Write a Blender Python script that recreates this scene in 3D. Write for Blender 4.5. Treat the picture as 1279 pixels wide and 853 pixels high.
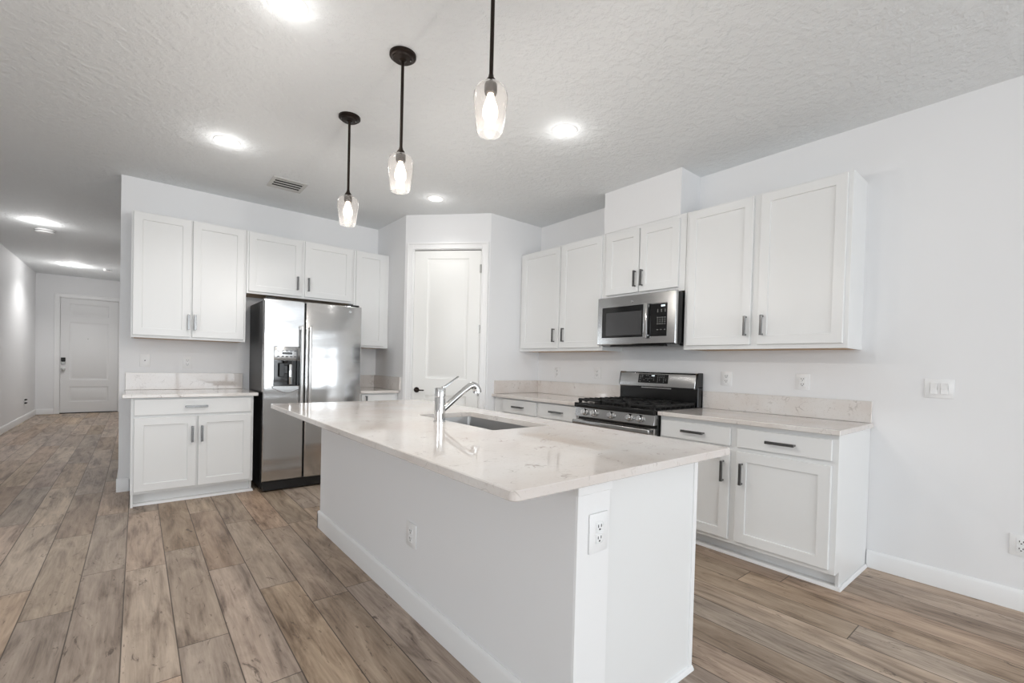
import bpy, bmesh, math, random
from mathutils import Vector, Matrix
random.seed(7)
for o in list(bpy.data.objects): bpy.data.objects.remove(o)
S = bpy.context.scene
COL = S.collection
PI = math.pi

# ------------------------------------------------------------------ camera
F, CX, CY = 571.7525, 640.0, 466.16
YAW, ROLL, PITCH, CAMH = .6873, .0254, -.0171, 1.2216
def make_camera():
    c, s = math.cos(YAW), math.sin(YAW); cp, sp = math.cos(PITCH), math.sin(PITCH); cr, sr = math.cos(ROLL), math.sin(ROLL)
    R0 = Vector((c, -s, 0)); D0 = Vector((s, c, 0)); Z = Vector((0, 0, 1))
    U1 = Z*cp - D0*sp; D = D0*cp + Z*sp
    R = R0*cr + U1*sr; U = -R0*sr + U1*cr
    cam = bpy.data.cameras.new('camera'); o = bpy.data.objects.new('camera', cam); COL.objects.link(o)
    m = Matrix((R, U, -D)).transposed().to_4x4(); m.translation = (0, 0, CAMH)
    o.matrix_world = m
    cam.sensor_width = 36; cam.sensor_fit = 'HORIZONTAL'; cam.lens = F/1279*36
    cam.shift_x = (639.5-CX)/1279; cam.shift_y = (CY-426.5)/1279
    cam.clip_start = .05; cam.clip_end = 100
    S.camera = o
make_camera()

# ------------------------------------------------------------------ light and exposure
W = bpy.data.worlds.new('sky'); S.world = W; W.use_nodes = True
W.node_tree.nodes['Background'].inputs[0].default_value = (.86, .93, 1, 1)
W.node_tree.nodes['Background'].inputs[1].default_value = 1.6
S.view_settings.view_transform = 'Standard'; S.view_settings.look = 'None'
S.view_settings.gamma = 1; S.view_settings.use_curve_mapping = False
S.view_settings.exposure = -0.02
def area(name, loc, direction, sx, sy, power, color=(1, 1, 1)):
    l = bpy.data.lights.new(name, 'AREA'); l.shape = 'RECTANGLE'; l.size = sx; l.size_y = sy; l.energy = power; l.color = color
    o = bpy.data.objects.new(name, l); COL.objects.link(o); o.location = loc
    o.rotation_euler = Vector(direction).to_track_quat('-Z', 'Z').to_euler(); return o
# daylight through the patio doors behind the camera; side windows and their lamps are unseen, added for fill
area('daylight_patio', (.9, -5.75, 1.25), (0, 1, 0), 4.9, 2.3, 165, (.90, .955, 1))
area('window_fill', (-5.25, -1.2, 1.55), (1, 0, 0), 3.4, 1.6, 215, (.90, .955, 1))  # fill lamp behind an invented window on the left wall
area('side_fill', (3.95, -3.3, 1.45), (-1, 0, 0), 3.4, 1.7, 55, (.90, .955, 1))  # added lamp behind the invented right-wall window, brightens the refrigerator reflection
DOWN_POWER, HALL_POWER, BULB_STRENGTH = 4.0, 11.5, 5

# ------------------------------------------------------------------ materials
def lin(c):
    return tuple((v/12.92 if v <= .04045 else ((v+.055)/1.055)**2.4) for v in c)
def mat(name, col, rough=.5, metal=0., spec=.5, bump=0., bscale=200., coat=0.):
    m = bpy.data.materials.new(name); m.use_nodes = True; nt = m.node_tree; b = nt.nodes['Principled BSDF']
    b.inputs['Base Color'].default_value = (*lin(col), 1); b.inputs['Roughness'].default_value = rough
    b.inputs['Metallic'].default_value = metal; b.inputs['Specular IOR Level'].default_value = spec
    b.inputs['Coat Weight'].default_value = coat
    tc = nt.nodes.new('ShaderNodeTexCoord')
    n = nt.nodes.new('ShaderNodeTexNoise'); n.inputs['Scale'].default_value = bscale; n.inputs['Detail'].default_value = 3
    nt.links.new(tc.outputs['Object'], n.inputs['Vector'])
    # faint procedural variation in roughness on everything
    mr = nt.nodes.new('ShaderNodeMapRange'); mr.inputs[3].default_value = max(0, rough-.03); mr.inputs[4].default_value = min(1, rough+.03)
    nt.links.new(n.outputs['Fac'], mr.inputs[0]); nt.links.new(mr.outputs[0], b.inputs['Roughness'])
    if bump:
        bp = nt.nodes.new('ShaderNodeBump'); bp.inputs['Strength'].default_value = bump; bp.inputs['Distance'].default_value = .002
        nt.links.new(n.outputs['Fac'], bp.inputs['Height']); nt.links.new(bp.outputs[0], b.inputs['Normal'])
    return m
def emis(name, col, strength):
    m = bpy.data.materials.new(name); m.use_nodes = True; nt = m.node_tree; nt.nodes.clear()
    e = nt.nodes.new('ShaderNodeEmission'); e.inputs[0].default_value = (*col, 1); e.inputs[1].default_value = strength
    o = nt.nodes.new('ShaderNodeOutputMaterial'); nt.links.new(e.outputs[0], o.inputs[0]); return m

M = {}
M['wall'] = mat('wall_paint', (.922, .923, .927), .65, bump=.12, bscale=160)
M['trim'] = mat('trim_paint', (.935, .935, .935), .35)
M['cab'] = mat('cabinet_paint', (.905, .907, .905), .32)
M['door'] = mat('door_paint', (.93, .93, .92), .35)
M['frontdoor'] = mat('front_door_paint', (.90, .90, .90), .45, bump=.25, bscale=60)
M['plate'] = mat('white_plastic', (.93, .93, .93), .3)
M['slot'] = mat('slot_black', (.06, .06, .06), .5)
M['pull'] = mat('pull_metal', (.46, .46, .46), .22, 1)
M['black'] = mat('black_enamel', (.05, .05, .052), .22)
M['blackmatte'] = mat('black_side_panel', (.085, .085, .09), .38)
M['iron'] = mat('cast_iron', (.06, .06, .06), .45, bump=.3, bscale=400)
M['glassblack'] = mat('black_glass', (.035, .035, .038), .06, spec=.6)
M['meshgrey'] = mat('door_window_grey', (.26, .26, .265), .2)
M['chrome'] = mat('chrome', (.86, .86, .86), .06, 1)
M['hinge'] = mat('satin_nickel', (.7, .7, .69), .3, 1)
M['bronze'] = mat('oil_rubbed_bronze', (.16, .125, .105), .38, .7)
M['grey'] = mat('grey_louver', (.80, .80, .79), .5)
M['dark'] = mat('dark_void', (.05, .05, .05), .8)
M['button'] = mat('button_print', (.75, .75, .75), .5)
M['wood'] = mat('maple_ply_underside', (.72, .58, .42), .5)
M['display'] = emis('lit_digits', (.85, .95, 1), 2.0)
M['down'] = emis('downlight_lens', (1, .985, .96), 9)
M['bulb'] = emis('bulb_glow', (1, .86, .70), BULB_STRENGTH)
M['patio'] = mat('patio_concrete', (.8, .79, .77), .8)

def steel(name, col=.62, rough=.2, sx=1, sy=1, sz=60, dist=.0006, wave=.0):
    m = bpy.data.materials.new(name); m.use_nodes = True; nt = m.node_tree; b = nt.nodes['Principled BSDF']
    b.inputs['Metallic'].default_value = 1
    tc = nt.nodes.new('ShaderNodeTexCoord'); mp = nt.nodes.new('ShaderNodeMapping'); mp.inputs['Scale'].default_value = (sx, sy, sz)
    n = nt.nodes.new('ShaderNodeTexNoise'); n.inputs['Scale'].default_value = 8; n.inputs['Detail'].default_value = 4
    nt.links.new(tc.outputs['Object'], mp.inputs[0]); nt.links.new(mp.outputs[0], n.inputs['Vector'])
    cr = nt.nodes.new('ShaderNodeMapRange'); cr.inputs[3].default_value = rough-.05; cr.inputs[4].default_value = rough+.07
    nt.links.new(n.outputs['Fac'], cr.inputs[0]); nt.links.new(cr.outputs[0], b.inputs['Roughness'])
    cc = nt.nodes.new('ShaderNodeMapRange'); cc.inputs[3].default_value = col-.04; cc.inputs[4].default_value = col+.04
    nt.links.new(n.outputs['Fac'], cc.inputs[0])
    cb = nt.nodes.new('ShaderNodeCombineColor')
    for i in range(3): nt.links.new(cc.outputs[0], cb.inputs[i])
    nt.links.new(cb.outputs[0], b.inputs['Base Color'])
    n2 = nt.nodes.new('ShaderNodeTexNoise'); n2.inputs['Scale'].default_value = 2.2; n2.inputs['Detail'].default_value = 1
    mp2 = nt.nodes.new('ShaderNodeMapping'); mp2.inputs['Scale'].default_value = (.35, .35, 2.6)
    nt.links.new(tc.outputs['Object'], mp2.inputs[0]); nt.links.new(mp2.outputs[0], n2.inputs['Vector'])
    b1 = nt.nodes.new('ShaderNodeBump'); b1.inputs['Strength'].default_value = .25; b1.inputs['Distance'].default_value = dist
    nt.links.new(n.outputs['Fac'], b1.inputs['Height'])
    b2 = nt.nodes.new('ShaderNodeBump'); b2.inputs['Strength'].default_value = wave; b2.inputs['Distance'].default_value = .02
    nt.links.new(n2.outputs['Fac'], b2.inputs['Height']); nt.links.new(b1.outputs[0], b2.inputs['Normal'])
    nt.links.new(b2.outputs[0], b.inputs['Normal'])
    return m
M['handle'] = mat('satin_handle', (.86, .86, .86), .3, 1)
M['steel'] = steel('brushed_stainless', .47, .18, 1, 1, 60)
M['fridge'] = steel('fridge_stainless', .64, .13, 1, 1, 50, wave=.35)
M['sink'] = steel('sink_stainless', .42, .3, 40, 40, 2)

def mat_ceiling():
    m = bpy.data.materials.new('ceiling_knockdown'); m.use_nodes = True; nt = m.node_tree; b = nt.nodes['Principled BSDF']
    b.inputs['Base Color'].default_value = (*lin((.915, .925, .93)), 1); b.inputs['Roughness'].default_value = .8
    tc = nt.nodes.new('ShaderNodeTexCoord')
    n = nt.nodes.new('ShaderNodeTexNoise'); n.inputs['Scale'].default_value = 19; n.inputs['Detail'].default_value = 6; n.inputs['Roughness'].default_value = .62
    r = nt.nodes.new('ShaderNodeValToRGB'); r.color_ramp.elements[0].position = .42; r.color_ramp.elements[1].position = .60
    nt.links.new(tc.outputs['Object'], n.inputs['Vector']); nt.links.new(n.outputs['Fac'], r.inputs[0])
    bp = nt.nodes.new('ShaderNodeBump'); bp.inputs['Strength'].default_value = .6; bp.inputs['Distance'].default_value = .006
    nt.links.new(r.outputs[0], bp.inputs['Height']); nt.links.new(bp.outputs[0], b.inputs['Normal'])
    return m
M['ceiling'] = mat_ceiling()

def mat_quartz():
    m = bpy.data.materials.new('quartz'); m.use_nodes = True; nt = m.node_tree; b = nt.nodes['Principled BSDF']; N = nt.nodes; L = nt.links
    tc = N.new('ShaderNodeTexCoord')
    n0 = N.new('ShaderNodeTexNoise'); n0.inputs['Scale'].default_value = 3.2; n0.inputs['Detail'].default_value = 3
    L.new(tc.outputs['Object'], n0.inputs['Vector'])
    base = N.new('ShaderNodeValToRGB'); e = base.color_ramp.elements
    e[0].position = .3; e[0].color = (*lin((.875, .862, .85)), 1); e[1].position = .72; e[1].color = (*lin((.835, .80, .775)), 1)
    L.new(n0.outputs['Fac'], base.inputs[0])
    # thin warm-grey flecks and short veins
    add = N.new('ShaderNodeVectorMath'); add.operation = 'MULTIPLY_ADD'; add.inputs[1].default_value = (.5, .5, .5)
    n1 = N.new('ShaderNodeTexNoise'); n1.inputs['Scale'].default_value = 9
    L.new(tc.outputs['Object'], n1.inputs['Vector']); L.new(n1.outputs['Color'], add.inputs[0]); L.new(tc.outputs['Object'], add.inputs[2])
    v = N.new('ShaderNodeTexVoronoi'); v.feature = 'DISTANCE_TO_EDGE'; v.inputs['Scale'].default_value = 7.5
    L.new(add.outputs[0], v.inputs['Vector'])
    vr = N.new('ShaderNodeMapRange'); vr.inputs[1].default_value = 0; vr.inputs[2].default_value = .045; vr.inputs[3].default_value = 1; vr.inputs[4].default_value = 0
    L.new(v.outputs['Distance'], vr.inputs[0])
    n2 = N.new('ShaderNodeTexNoise'); n2.inputs['Scale'].default_value = 14; n2.inputs['Detail'].default_value = 4
    L.new(tc.outputs['Object'], n2.inputs['Vector'])
    r2 = N.new('ShaderNodeMapRange'); r2.inputs[1].default_value = .52; r2.inputs[2].default_value = .68; L.new(n2.outputs['Fac'], r2.inputs[0])
    mu = N.new('ShaderNodeMath'); mu.operation = 'MULTIPLY'; L.new(vr.outputs[0], mu.inputs[0]); L.new(r2.outputs[0], mu.inputs[1])
    mu2 = N.new('ShaderNodeMath'); mu2.operation = 'MULTIPLY'; mu2.inputs[1].default_value = .72; L.new(mu.outputs[0], mu2.inputs[0])
    mx = N.new('ShaderNodeMix'); mx.data_type = 'RGBA'; mx.inputs[7].default_value = (*lin((.56, .515, .48)), 1)
    L.new(mu2.outputs[0], mx.inputs[0]); L.new(base.outputs[0], mx.inputs[6])
    n3 = N.new('ShaderNodeTexNoise'); n3.inputs['Scale'].default_value = 90; n3.inputs['Detail'].default_value = 2
    L.new(tc.outputs['Object'], n3.inputs['Vector'])
    r3 = N.new('ShaderNodeMapRange'); r3.inputs[1].default_value = .6; r3.inputs[2].default_value = .75; r3.inputs[4].default_value = .35; L.new(n3.outputs['Fac'], r3.inputs[0])
    mx2 = N.new('ShaderNodeMix'); mx2.data_type = 'RGBA'; mx2.inputs[7].default_value = (*lin((.72, .68, .64)), 1)
    L.new(r3.outputs[0], mx2.inputs[0]); L.new(mx.outputs[2], mx2.inputs[6]); L.new(mx2.outputs[2], b.inputs['Base Color'])
    b.inputs['Roughness'].default_value = .04; b.inputs['Specular IOR Level'].default_value = .55
    return m
M['quartz'] = mat_quartz()

def mat_floor():
    m = bpy.data.materials.new('oak_plank_floor'); m.use_nodes = True; nt = m.node_tree; b = nt.nodes['Principled BSDF']; N = nt.nodes; L = nt.links
    def math_(op, a, bb=None, c=None):
        n = N.new('ShaderNodeMath'); n.operation = op
        for i, v in enumerate((a, bb, c)):
            if v is None: continue
            if isinstance(v, (int, float)): n.inputs[i].default_value = v
            else: L.new(v, n.inputs[i])
        return n.outputs[0]
    tc = N.new('ShaderNodeTexCoord'); sp = N.new('ShaderNodeSeparateXYZ'); L.new(tc.outputs['Object'], sp.inputs[0])
    PW, PL = .1845, 1.22
    xs = math_('DIVIDE', math_('ADD', sp.outputs[0], .041), PW); row = math_('FLOOR', xs); fx = math_('FRACT', xs)
    wn = N.new('ShaderNodeTexWhiteNoise'); wn.noise_dimensions = '1D'; L.new(row, wn.inputs['W'])
    ys = math_('ADD', math_('DIVIDE', sp.outputs[1], PL), math_('MULTIPLY', wn.outputs['Value'], 7.3)); col = math_('FLOOR', ys); fy = math_('FRACT', ys)
    cv = N.new('ShaderNodeCombineXYZ'); L.new(row, cv.inputs[0]); L.new(col, cv.inputs[1])
    wp = N.new('ShaderNodeTexWhiteNoise'); wp.noise_dimensions = '3D'; L.new(cv.outputs[0], wp.inputs['Vector'])
    # grain space: stretched along the plank and shifted per plank
    g = N.new('ShaderNodeCombineXYZ')
    L.new(math_('MULTIPLY', sp.outputs[0], 8.0), g.inputs[0]); L.new(math_('MULTIPLY', sp.outputs[1], 1.35), g.inputs[1]); L.new(math_('MULTIPLY', wp.outputs['Value'], 37.), g.inputs[2])
    n1 = N.new('ShaderNodeTexNoise'); n1.inputs['Scale'].default_value = 1.5; n1.inputs['Detail'].default_value = 6; n1.inputs['Roughness'].default_value = .62; n1.inputs['Distortion'].default_value = .8
    L.new(g.outputs[0], n1.inputs['Vector'])
    g2 = N.new('ShaderNodeCombineXYZ')
    L.new(math_('MULTIPLY', sp.outputs[0], 60.0), g2.inputs[0]); L.new(math_('MULTIPLY', sp.outputs[1], 3.0), g2.inputs[1]); L.new(math_('MULTIPLY', wp.outputs['Value'], 11.), g2.inputs[2])
    n2 = N.new('ShaderNodeTexNoise'); n2.inputs['Scale'].default_value = 1.6; n2.inputs['Detail'].default_value = 4; n2.inputs['Distortion'].default_value = .5
    L.new(g2.outputs[0], n2.inputs['Vector'])
    ramp = N.new('ShaderNodeValToRGB'); e = ramp.color_ramp.elements
    e[0].position = .32; e[0].color = (*lin((.39, .32, .265)), 1); e[1].position = .66; e[1].color = (*lin((.76, .685, .61)), 1)
    k = ramp.color_ramp.elements.new(.48); k.color = (*lin((.635, .56, .49)), 1)
    L.new(math_('ADD', math_('MULTIPLY', n1.outputs['Fac'], .73), math_('MULTIPLY', n2.outputs['Fac'], .27)), ramp.inputs[0])
    # per-plank tone
    tone = math_('ADD', math_('MULTIPLY', wp.outputs['Value'], .40), .80)
    hs = N.new('ShaderNodeHueSaturation'); L.new(ramp.outputs[0], hs.inputs['Color']); L.new(tone, hs.inputs['Value'])
    sepc = N.new('ShaderNodeSeparateColor'); L.new(wp.outputs['Color'], sepc.inputs[0])
    L.new(math_('ADD', math_('MULTIPLY', sepc.outputs[1], .35), .82), hs.inputs['Saturation'])
    L.new(math_('ADD', math_('MULTIPLY', sepc.outputs[2], .012), .493), hs.inputs['Hue'])
    # knots and dark cracks
    g3 = N.new('ShaderNodeCombineXYZ')
    L.new(math_('MULTIPLY', sp.outputs[0], 8.0), g3.inputs[0]); L.new(math_('MULTIPLY', sp.outputs[1], 2.2), g3.inputs[1]); L.new(math_('MULTIPLY', wp.outputs['Value'], 91.), g3.inputs[2])
    n3 = N.new('ShaderNodeTexNoise'); n3.inputs['Scale'].default_value = 2.0; n3.inputs['Detail'].default_value = 5; n3.inputs['Roughness'].default_value = .7; n3.inputs['Distortion'].default_value = 2.2
    L.new(g3.outputs[0], n3.inputs['Vector'])
    kr = N.new('ShaderNodeMapRange'); kr.inputs[1].default_value = .60; kr.inputs[2].default_value = .68; kr.inputs[4].default_value = .72; L.new(n3.outputs['Fac'], kr.inputs[0])
    mk = N.new('ShaderNodeMix'); mk.data_type = 'RGBA'; mk.inputs[7].default_value = (*lin((.25, .19, .155)), 1)
    L.new(kr.outputs[0], mk.inputs[0]); L.new(hs.outputs[0], mk.inputs[6])
    # seams
    ex = math_('MINIMUM', fx, math_('SUBTRACT', 1., fx)); ey = math_('MINIMUM', fy, math_('SUBTRACT', 1., fy))
    dx = math_('MULTIPLY', ex, PW); dy = math_('MULTIPLY', ey, PL)
    d = math_('MINIMUM', dx, dy)
    sr = N.new('ShaderNodeMapRange'); sr.inputs[1].default_value = .0012; sr.inputs[2].default_value = .0032; sr.inputs[3].default_value = .85; sr.inputs[4].default_value = 0; L.new(d, sr.inputs[0])
    ms = N.new('ShaderNodeMix'); ms.data_type = 'RGBA'; ms.inputs[7].default_value = (*lin((.20, .155, .125)), 1)
    L.new(sr.outputs[0], ms.inputs[0]); L.new(mk.outputs[2], ms.inputs[6]); L.new(ms.outputs[2], b.inputs['Base Color'])
    rr = N.new('ShaderNodeMapRange'); rr.inputs[3].default_value = .36; rr.inputs[4].default_value = .52; L.new(n2.outputs['Fac'], rr.inputs[0]); L.new(rr.outputs[0], b.inputs['Roughness'])
    bp = N.new('ShaderNodeBump'); bp.inputs['Strength'].default_value = .35; bp.inputs['Distance'].default_value = .0015
    L.new(math_('SUBTRACT', math_('MULTIPLY', n2.outputs['Fac'], .4), sr.outputs[0]), bp.inputs['Height']); L.new(bp.outputs[0], b.inputs['Normal'])
    b.inputs['Specular IOR Level'].default_value = .4
    return m
M['floor'] = mat_floor()

def mat_shade():
    m = bpy.data.materials.new('clear_shade_glass'); m.use_nodes = True; nt = m.node_tree; b = nt.nodes['Principled BSDF']
    b.inputs['Base Color'].default_value = (1, .985, .975, 1); b.inputs['Roughness'].default_value = .03
    b.inputs['Transmission Weight'].default_value = 1; b.inputs['IOR'].default_value = 1.45
    tc = nt.nodes.new('ShaderNodeTexCoord'); n = nt.nodes.new('ShaderNodeTexNoise'); n.inputs['Scale'].default_value = 14
    nt.links.new(tc.outputs['Object'], n.inputs['Vector'])
    bp = nt.nodes.new('ShaderNodeBump'); bp.inputs['Strength'].default_value = .1; bp.inputs['Distance'].default_value = .004
    nt.links.new(n.outputs['Fac'], bp.inputs['Height']); nt.links.new(bp.outputs[0], b.inputs['Normal'])
    tr = nt.nodes.new('ShaderNodeBsdfTranslucent'); tr.inputs[0].default_value = (1, .975, .96, 1)
    df = nt.nodes.new('ShaderNodeBsdfDiffuse'); df.inputs[0].default_value = (.95, .94, .94, 1)
    a1 = nt.nodes.new('ShaderNodeMixShader'); a1.inputs[0].default_value = .5; nt.links.new(tr.outputs[0], a1.inputs[1]); nt.links.new(df.outputs[0], a1.inputs[2])
    a2 = nt.nodes.new('ShaderNodeMixShader'); a2.inputs[0].default_value = .035; nt.links.new(b.outputs[0], a2.inputs[1]); nt.links.new(a1.outputs[0], a2.inputs[2])
    nt.links.new(a2.outputs[0], nt.nodes['Material Output'].inputs[0])
    return m
M['shade'] = mat_shade()

# ------------------------------------------------------------------ mesh helpers
class MB:
    def __init__(s): s.bm = bmesh.new()
    def join(s, t):
        me = bpy.data.meshes.new('t'); t.to_mesh(me); t.free(); s.bm.from_mesh(me); bpy.data.meshes.remove(me); return s
    def box(s, x0, x1, y0, y1, z0, z1, b=0., seg=1):
        t = bmesh.new(); bmesh.ops.create_cube(t, size=1)
        for v in t.verts: v.co = ((x0+x1)/2+v.co.x*(x1-x0), (y0+y1)/2+v.co.y*(y1-y0), (z0+z1)/2+v.co.z*(z1-z0))
        if b: bmesh.ops.bevel(t, geom=list(t.edges), offset=b, segments=seg, profile=.5, affect='EDGES')
        return s.join(t)
    def prism(s, poly, axis, a, b, bev=0.):
        """closed polygon extruded along axis; poly is given in the two other axes (in xyz order)"""
        t = bmesh.new()
        def P(u, v, w): return {'x': (w, u, v), 'y': (u, w, v), 'z': (u, v, w)}[axis]
        lo = [t.verts.new(P(u, v, a)) for u, v in poly]; hi = [t.verts.new(P(u, v, b)) for u, v in poly]
        n = len(poly); t.faces.new(lo); t.faces.new(hi[::-1])
        for i in range(n): t.faces.new((lo[i], hi[i], hi[(i+1) % n], lo[(i+1) % n]))
        bmesh.ops.recalc_face_normals(t, faces=t.faces)
        if bev: bmesh.ops.bevel(t, geom=list(t.edges), offset=bev, segments=1, affect='EDGES')
        return s.join(t)
    def lathe(s, prof, n=32, c=(0, 0, 0), axis='z'):
        t = bmesh.new(); rings = []
        def P(r, a, h):
            x, y = r*math.cos(a), r*math.sin(a)
            q = {'z': (x, y, h), 'y': (x, h, y), 'x': (h, x, y)}[axis]
            return (q[0]+c[0], q[1]+c[1], q[2]+c[2])
        for r, h in prof:
            rings.append([t.verts.new(P(r, 2*PI*i/n, h)) for i in range(n)] if r > 1e-6 else [t.verts.new(P(0, 0, h))])
        for A, B in zip(rings, rings[1:]):
            for i in range(n):
                j = (i+1) % n
                if len(A) > 1 and len(B) > 1: t.faces.new((A[i], A[j], B[j], B[i]))
                elif len(A) == 1 and len(B) > 1: t.faces.new((A[0], B[j], B[i]))
                elif len(B) == 1 and len(A) > 1: t.faces.new((A[i], A[j], B[0]))
        bmesh.ops.recalc_face_normals(t, faces=t.faces)
        return s.join(t)
    def tube(s, pts, r, n=14, r1=None):
        t = bmesh.new(); pts = [Vector(p) for p in pts]; rings = []
        up = Vector((0, 0, 1))
        for i, p in enumerate(pts):
            d = (pts[min(i+1, len(pts)-1)]-pts[max(i-1, 0)]).normalized()
            a = d.cross(up if abs(d.z) < .95 else Vector((1, 0, 0))).normalized(); b_ = d.cross(a).normalized()
            rr = r if r1 is None else r+(r1-r)*i/(len(pts)-1)
            rings.append([t.verts.new(p+a*rr*math.cos(2*PI*k/n)+b_*rr*math.sin(2*PI*k/n)) for k in range(n)])
        for A, B in zip(rings, rings[1:]):
            for k in range(n): t.faces.new((A[k], A[(k+1) % n], B[(k+1) % n], B[k]))
        t.faces.new(rings[0][::-1]); t.faces.new(rings[-1])
        bmesh.ops.recalc_face_normals(t, faces=t.faces)
        return s.join(t)
    def panel(s, w, h, t_, rects, prof, ch=.0025, x=0, z=0, y=0):
        """slab w x h x t_, back at y, front at y-t_, with profiled panels: prof = [(inset, depth), ...]"""
        t = bmesh.new(); yf = y-t_
        xs = sorted({ch, w-ch} | {r[0] for r in rects} | {r[1] for r in rects}); zs = sorted({ch, h-ch} | {r[2] for r in rects} | {r[3] for r in rects})
        def V(a, yy, c): return t.verts.new((x+a, yy, z+c))
        for i in range(len(xs)-1):
            for j in range(len(zs)-1):
                mx, mz = (xs[i]+xs[i+1])/2, (zs[j]+zs[j+1])/2
                if any(r[0] < mx < r[1] and r[2] < mz < r[3] for r in rects): continue
                t.faces.new((V(xs[i], yf, zs[j]), V(xs[i+1], yf, zs[j]), V(xs[i+1], yf, zs[j+1]), V(xs[i], yf, zs[j+1])))
        def ring(a, b):   # each = (x0,x1,z0,z1,y)
            A = [(a[0], a[4], a[2]), (a[1], a[4], a[2]), (a[1], a[4], a[3]), (a[0], a[4], a[3])]
            B = [(b[0], b[4], b[2]), (b[1], b[4], b[2]), (b[1], b[4], b[3]), (b[0], b[4], b[3])]
            for k in range(4):
                q = (k+1) % 4; t.faces.new((V(*A[k]), V(*A[q]), V(*B[q]), V(*B[k])))
        for r in rects:
            cur = (r[0], r[1], r[2], r[3], yf)
            for ins, dep in prof:
                nx = (r[0]+ins, r[1]-ins, r[2]+ins, r[3]-ins, yf+dep); ring(cur, nx); cur = nx
            a = cur; t.faces.new((V(a[0], a[4], a[2]), V(a[1], a[4], a[2]), V(a[1], a[4], a[3]), V(a[0], a[4], a[3])))
        o0 = (ch, w-ch, ch, h-ch, yf); o1 = (0, w, 0, h, yf+ch); o2 = (0, w, 0, h, y)
        ring(o1, o0); ring(o2, o1)
        t.faces.new((V(0, y, 0), V(0, y, h), V(w, y, h), V(w, y, 0)))
        bmesh.ops.remove_doubles(t, verts=t.verts, dist=1e-6)
        bmesh.ops.recalc_face_normals(t, faces=t.faces)
        return s.join(t)
    def obj(s, name, m, parent=None, loc=None, rz=0., sharp=33):
        bm = s.bm
        for f in bm.faces: f.smooth = True
        lim = math.radians(sharp)
        for e in bm.edges:
            if len(e.link_faces) != 2 or e.calc_face_angle(0) > lim: e.smooth = False
        me = bpy.data.meshes.new(name); bm.to_mesh(me); bm.free()
        ms = m if isinstance(m, list) else [m]
        for q in ms: me.materials.append(q if not isinstance(q, str) else M[q])
        o = bpy.data.objects.new(name, me); COL.objects.link(o)
        if parent: o.parent = parent
        if loc: o.location = loc
        o.rotation_euler[2] = rz
        return o
def thing(name, label, cat, loc=(0, 0, 0), rz=0., group=None):
    o = bpy.data.objects.new(name, None); COL.objects.link(o); o.location = loc; o.rotation_euler[2] = rz
    o.empty_display_size = .1; o['label'] = label; o['category'] = cat
    if group: o['group'] = group
    return o
def tag(o, label, cat, group=None):
    o['label'] = label; o['category'] = cat
    if group: o['group'] = group
    return o
def struct(o): o['kind'] = 'structure'; return o
def copy_tree(o, parent=None):
    c = o.copy(); COL.objects.link(c)
    if parent: c.parent = parent
    for ch in list(o.children): copy_tree(ch, c)
    return c
RW = -PI/2       # things on the range wall face -X

# ------------------------------------------------------------------ key positions
XW, YP, YF, ZC = 3.606, 3.926, 5.369, 2.822       # range wall, pantry side wall, refrigerator wall, ceiling
XL, XQ, YK, XD = -.12, 2.247, 4.622, 2.881
ZU, ZT = 1.379, 2.449                             # upper cabinets
XH, YH = -1.564, 13.07                            # hall left wall, hall end wall
T = .115

# ------------------------------------------------------------------ the setting
struct(MB().box(-4.7, 3.8, -5.7, 13.3, -.08, 0).obj('floor', 'floor'))
struct(MB().box(-4.7, 3.8, -5.7, 13.3, ZC, ZC+.1).obj('ceiling', 'ceiling'))
struct(MB().box(XW, XW+T, -1.6, 5.6, 0, ZC).box(XW, XW+T, -5.6, -5.0, 0, ZC).box(XW, XW+T, -5.0, -1.6, 0, .6).box(XW, XW+T, -5.0, -1.6, 2.3, ZC).obj('wall_right', 'wall'))
struct(MB().box(XL, XQ+T, YF, YF+T, 0, ZC).obj('wall_fridge', 'wall'))
struct(MB().box(XL, XL+T, YF+T, YH, 0, ZC).obj('wall_hall_right', 'wall'))
struct(MB().box(XH-T, XH, 4.4, YH+T, 0, ZC).obj('wall_hall_left', 'wall'))
struct(MB().box(XQ+T, XW, YF, YF+T, 0, ZC).obj('wall_pantry_back', 'wall'))
struct(MB().box(-4.6, XH-T, 4.4, 4.4+T, 0, ZC).obj('wall_living_end', 'wall'))
# pantry corner: left return, diagonal with the door, right return
ang = math.atan2(YP-YK, XD-XQ); dl = math.hypot(XD-XQ, YP-YK)
ct, st = math.cos(ang), math.sin(ang)
def diag(s_, q): return (XQ+ct*s_ - st*q, YK+st*s_ + ct*q)      # s along the wall, q into the pantry
struct(MB().prism([(XQ, YF), (XQ, YK), diag(.02, T), (XQ+T, YF)], 'z', 0, ZC).obj('wall_pantry_left', 'wall'))
struct(MB().prism([(XD, YP), (XW, YP), (XW, YP+T), diag(dl-.02, T)], 'z', 0, ZC).obj('wall_pantry_right', 'wall'))
DO0, DO1, DOZ = .092, .857, 2.452     # door opening
m = MB()
for a, b_, z0 in ((0, DO0, 0), (DO1, dl, 0), (DO0, DO1, DOZ)):
    m.prism([diag(a, 0), diag(b_, 0), diag(b_ if b_ < dl else dl-.02, T), diag(a if a > 0 else .02, T)], 'z', z0, ZC)
struct(m.obj('wall_pantry_front', 'wall'))
# hall end wall with its door opening
HX0, HX1, HZ = -1.228, -.302, 2.385
m = MB(); m.box(XH, HX0, YH, YH+T, 0, ZC); m.box(HX1, XL+T, YH, YH+T, 0, ZC); m.box(HX0, HX1, YH, YH+T, HZ, ZC)
struct(m.obj('wall_hall_end', 'wall'))
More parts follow.
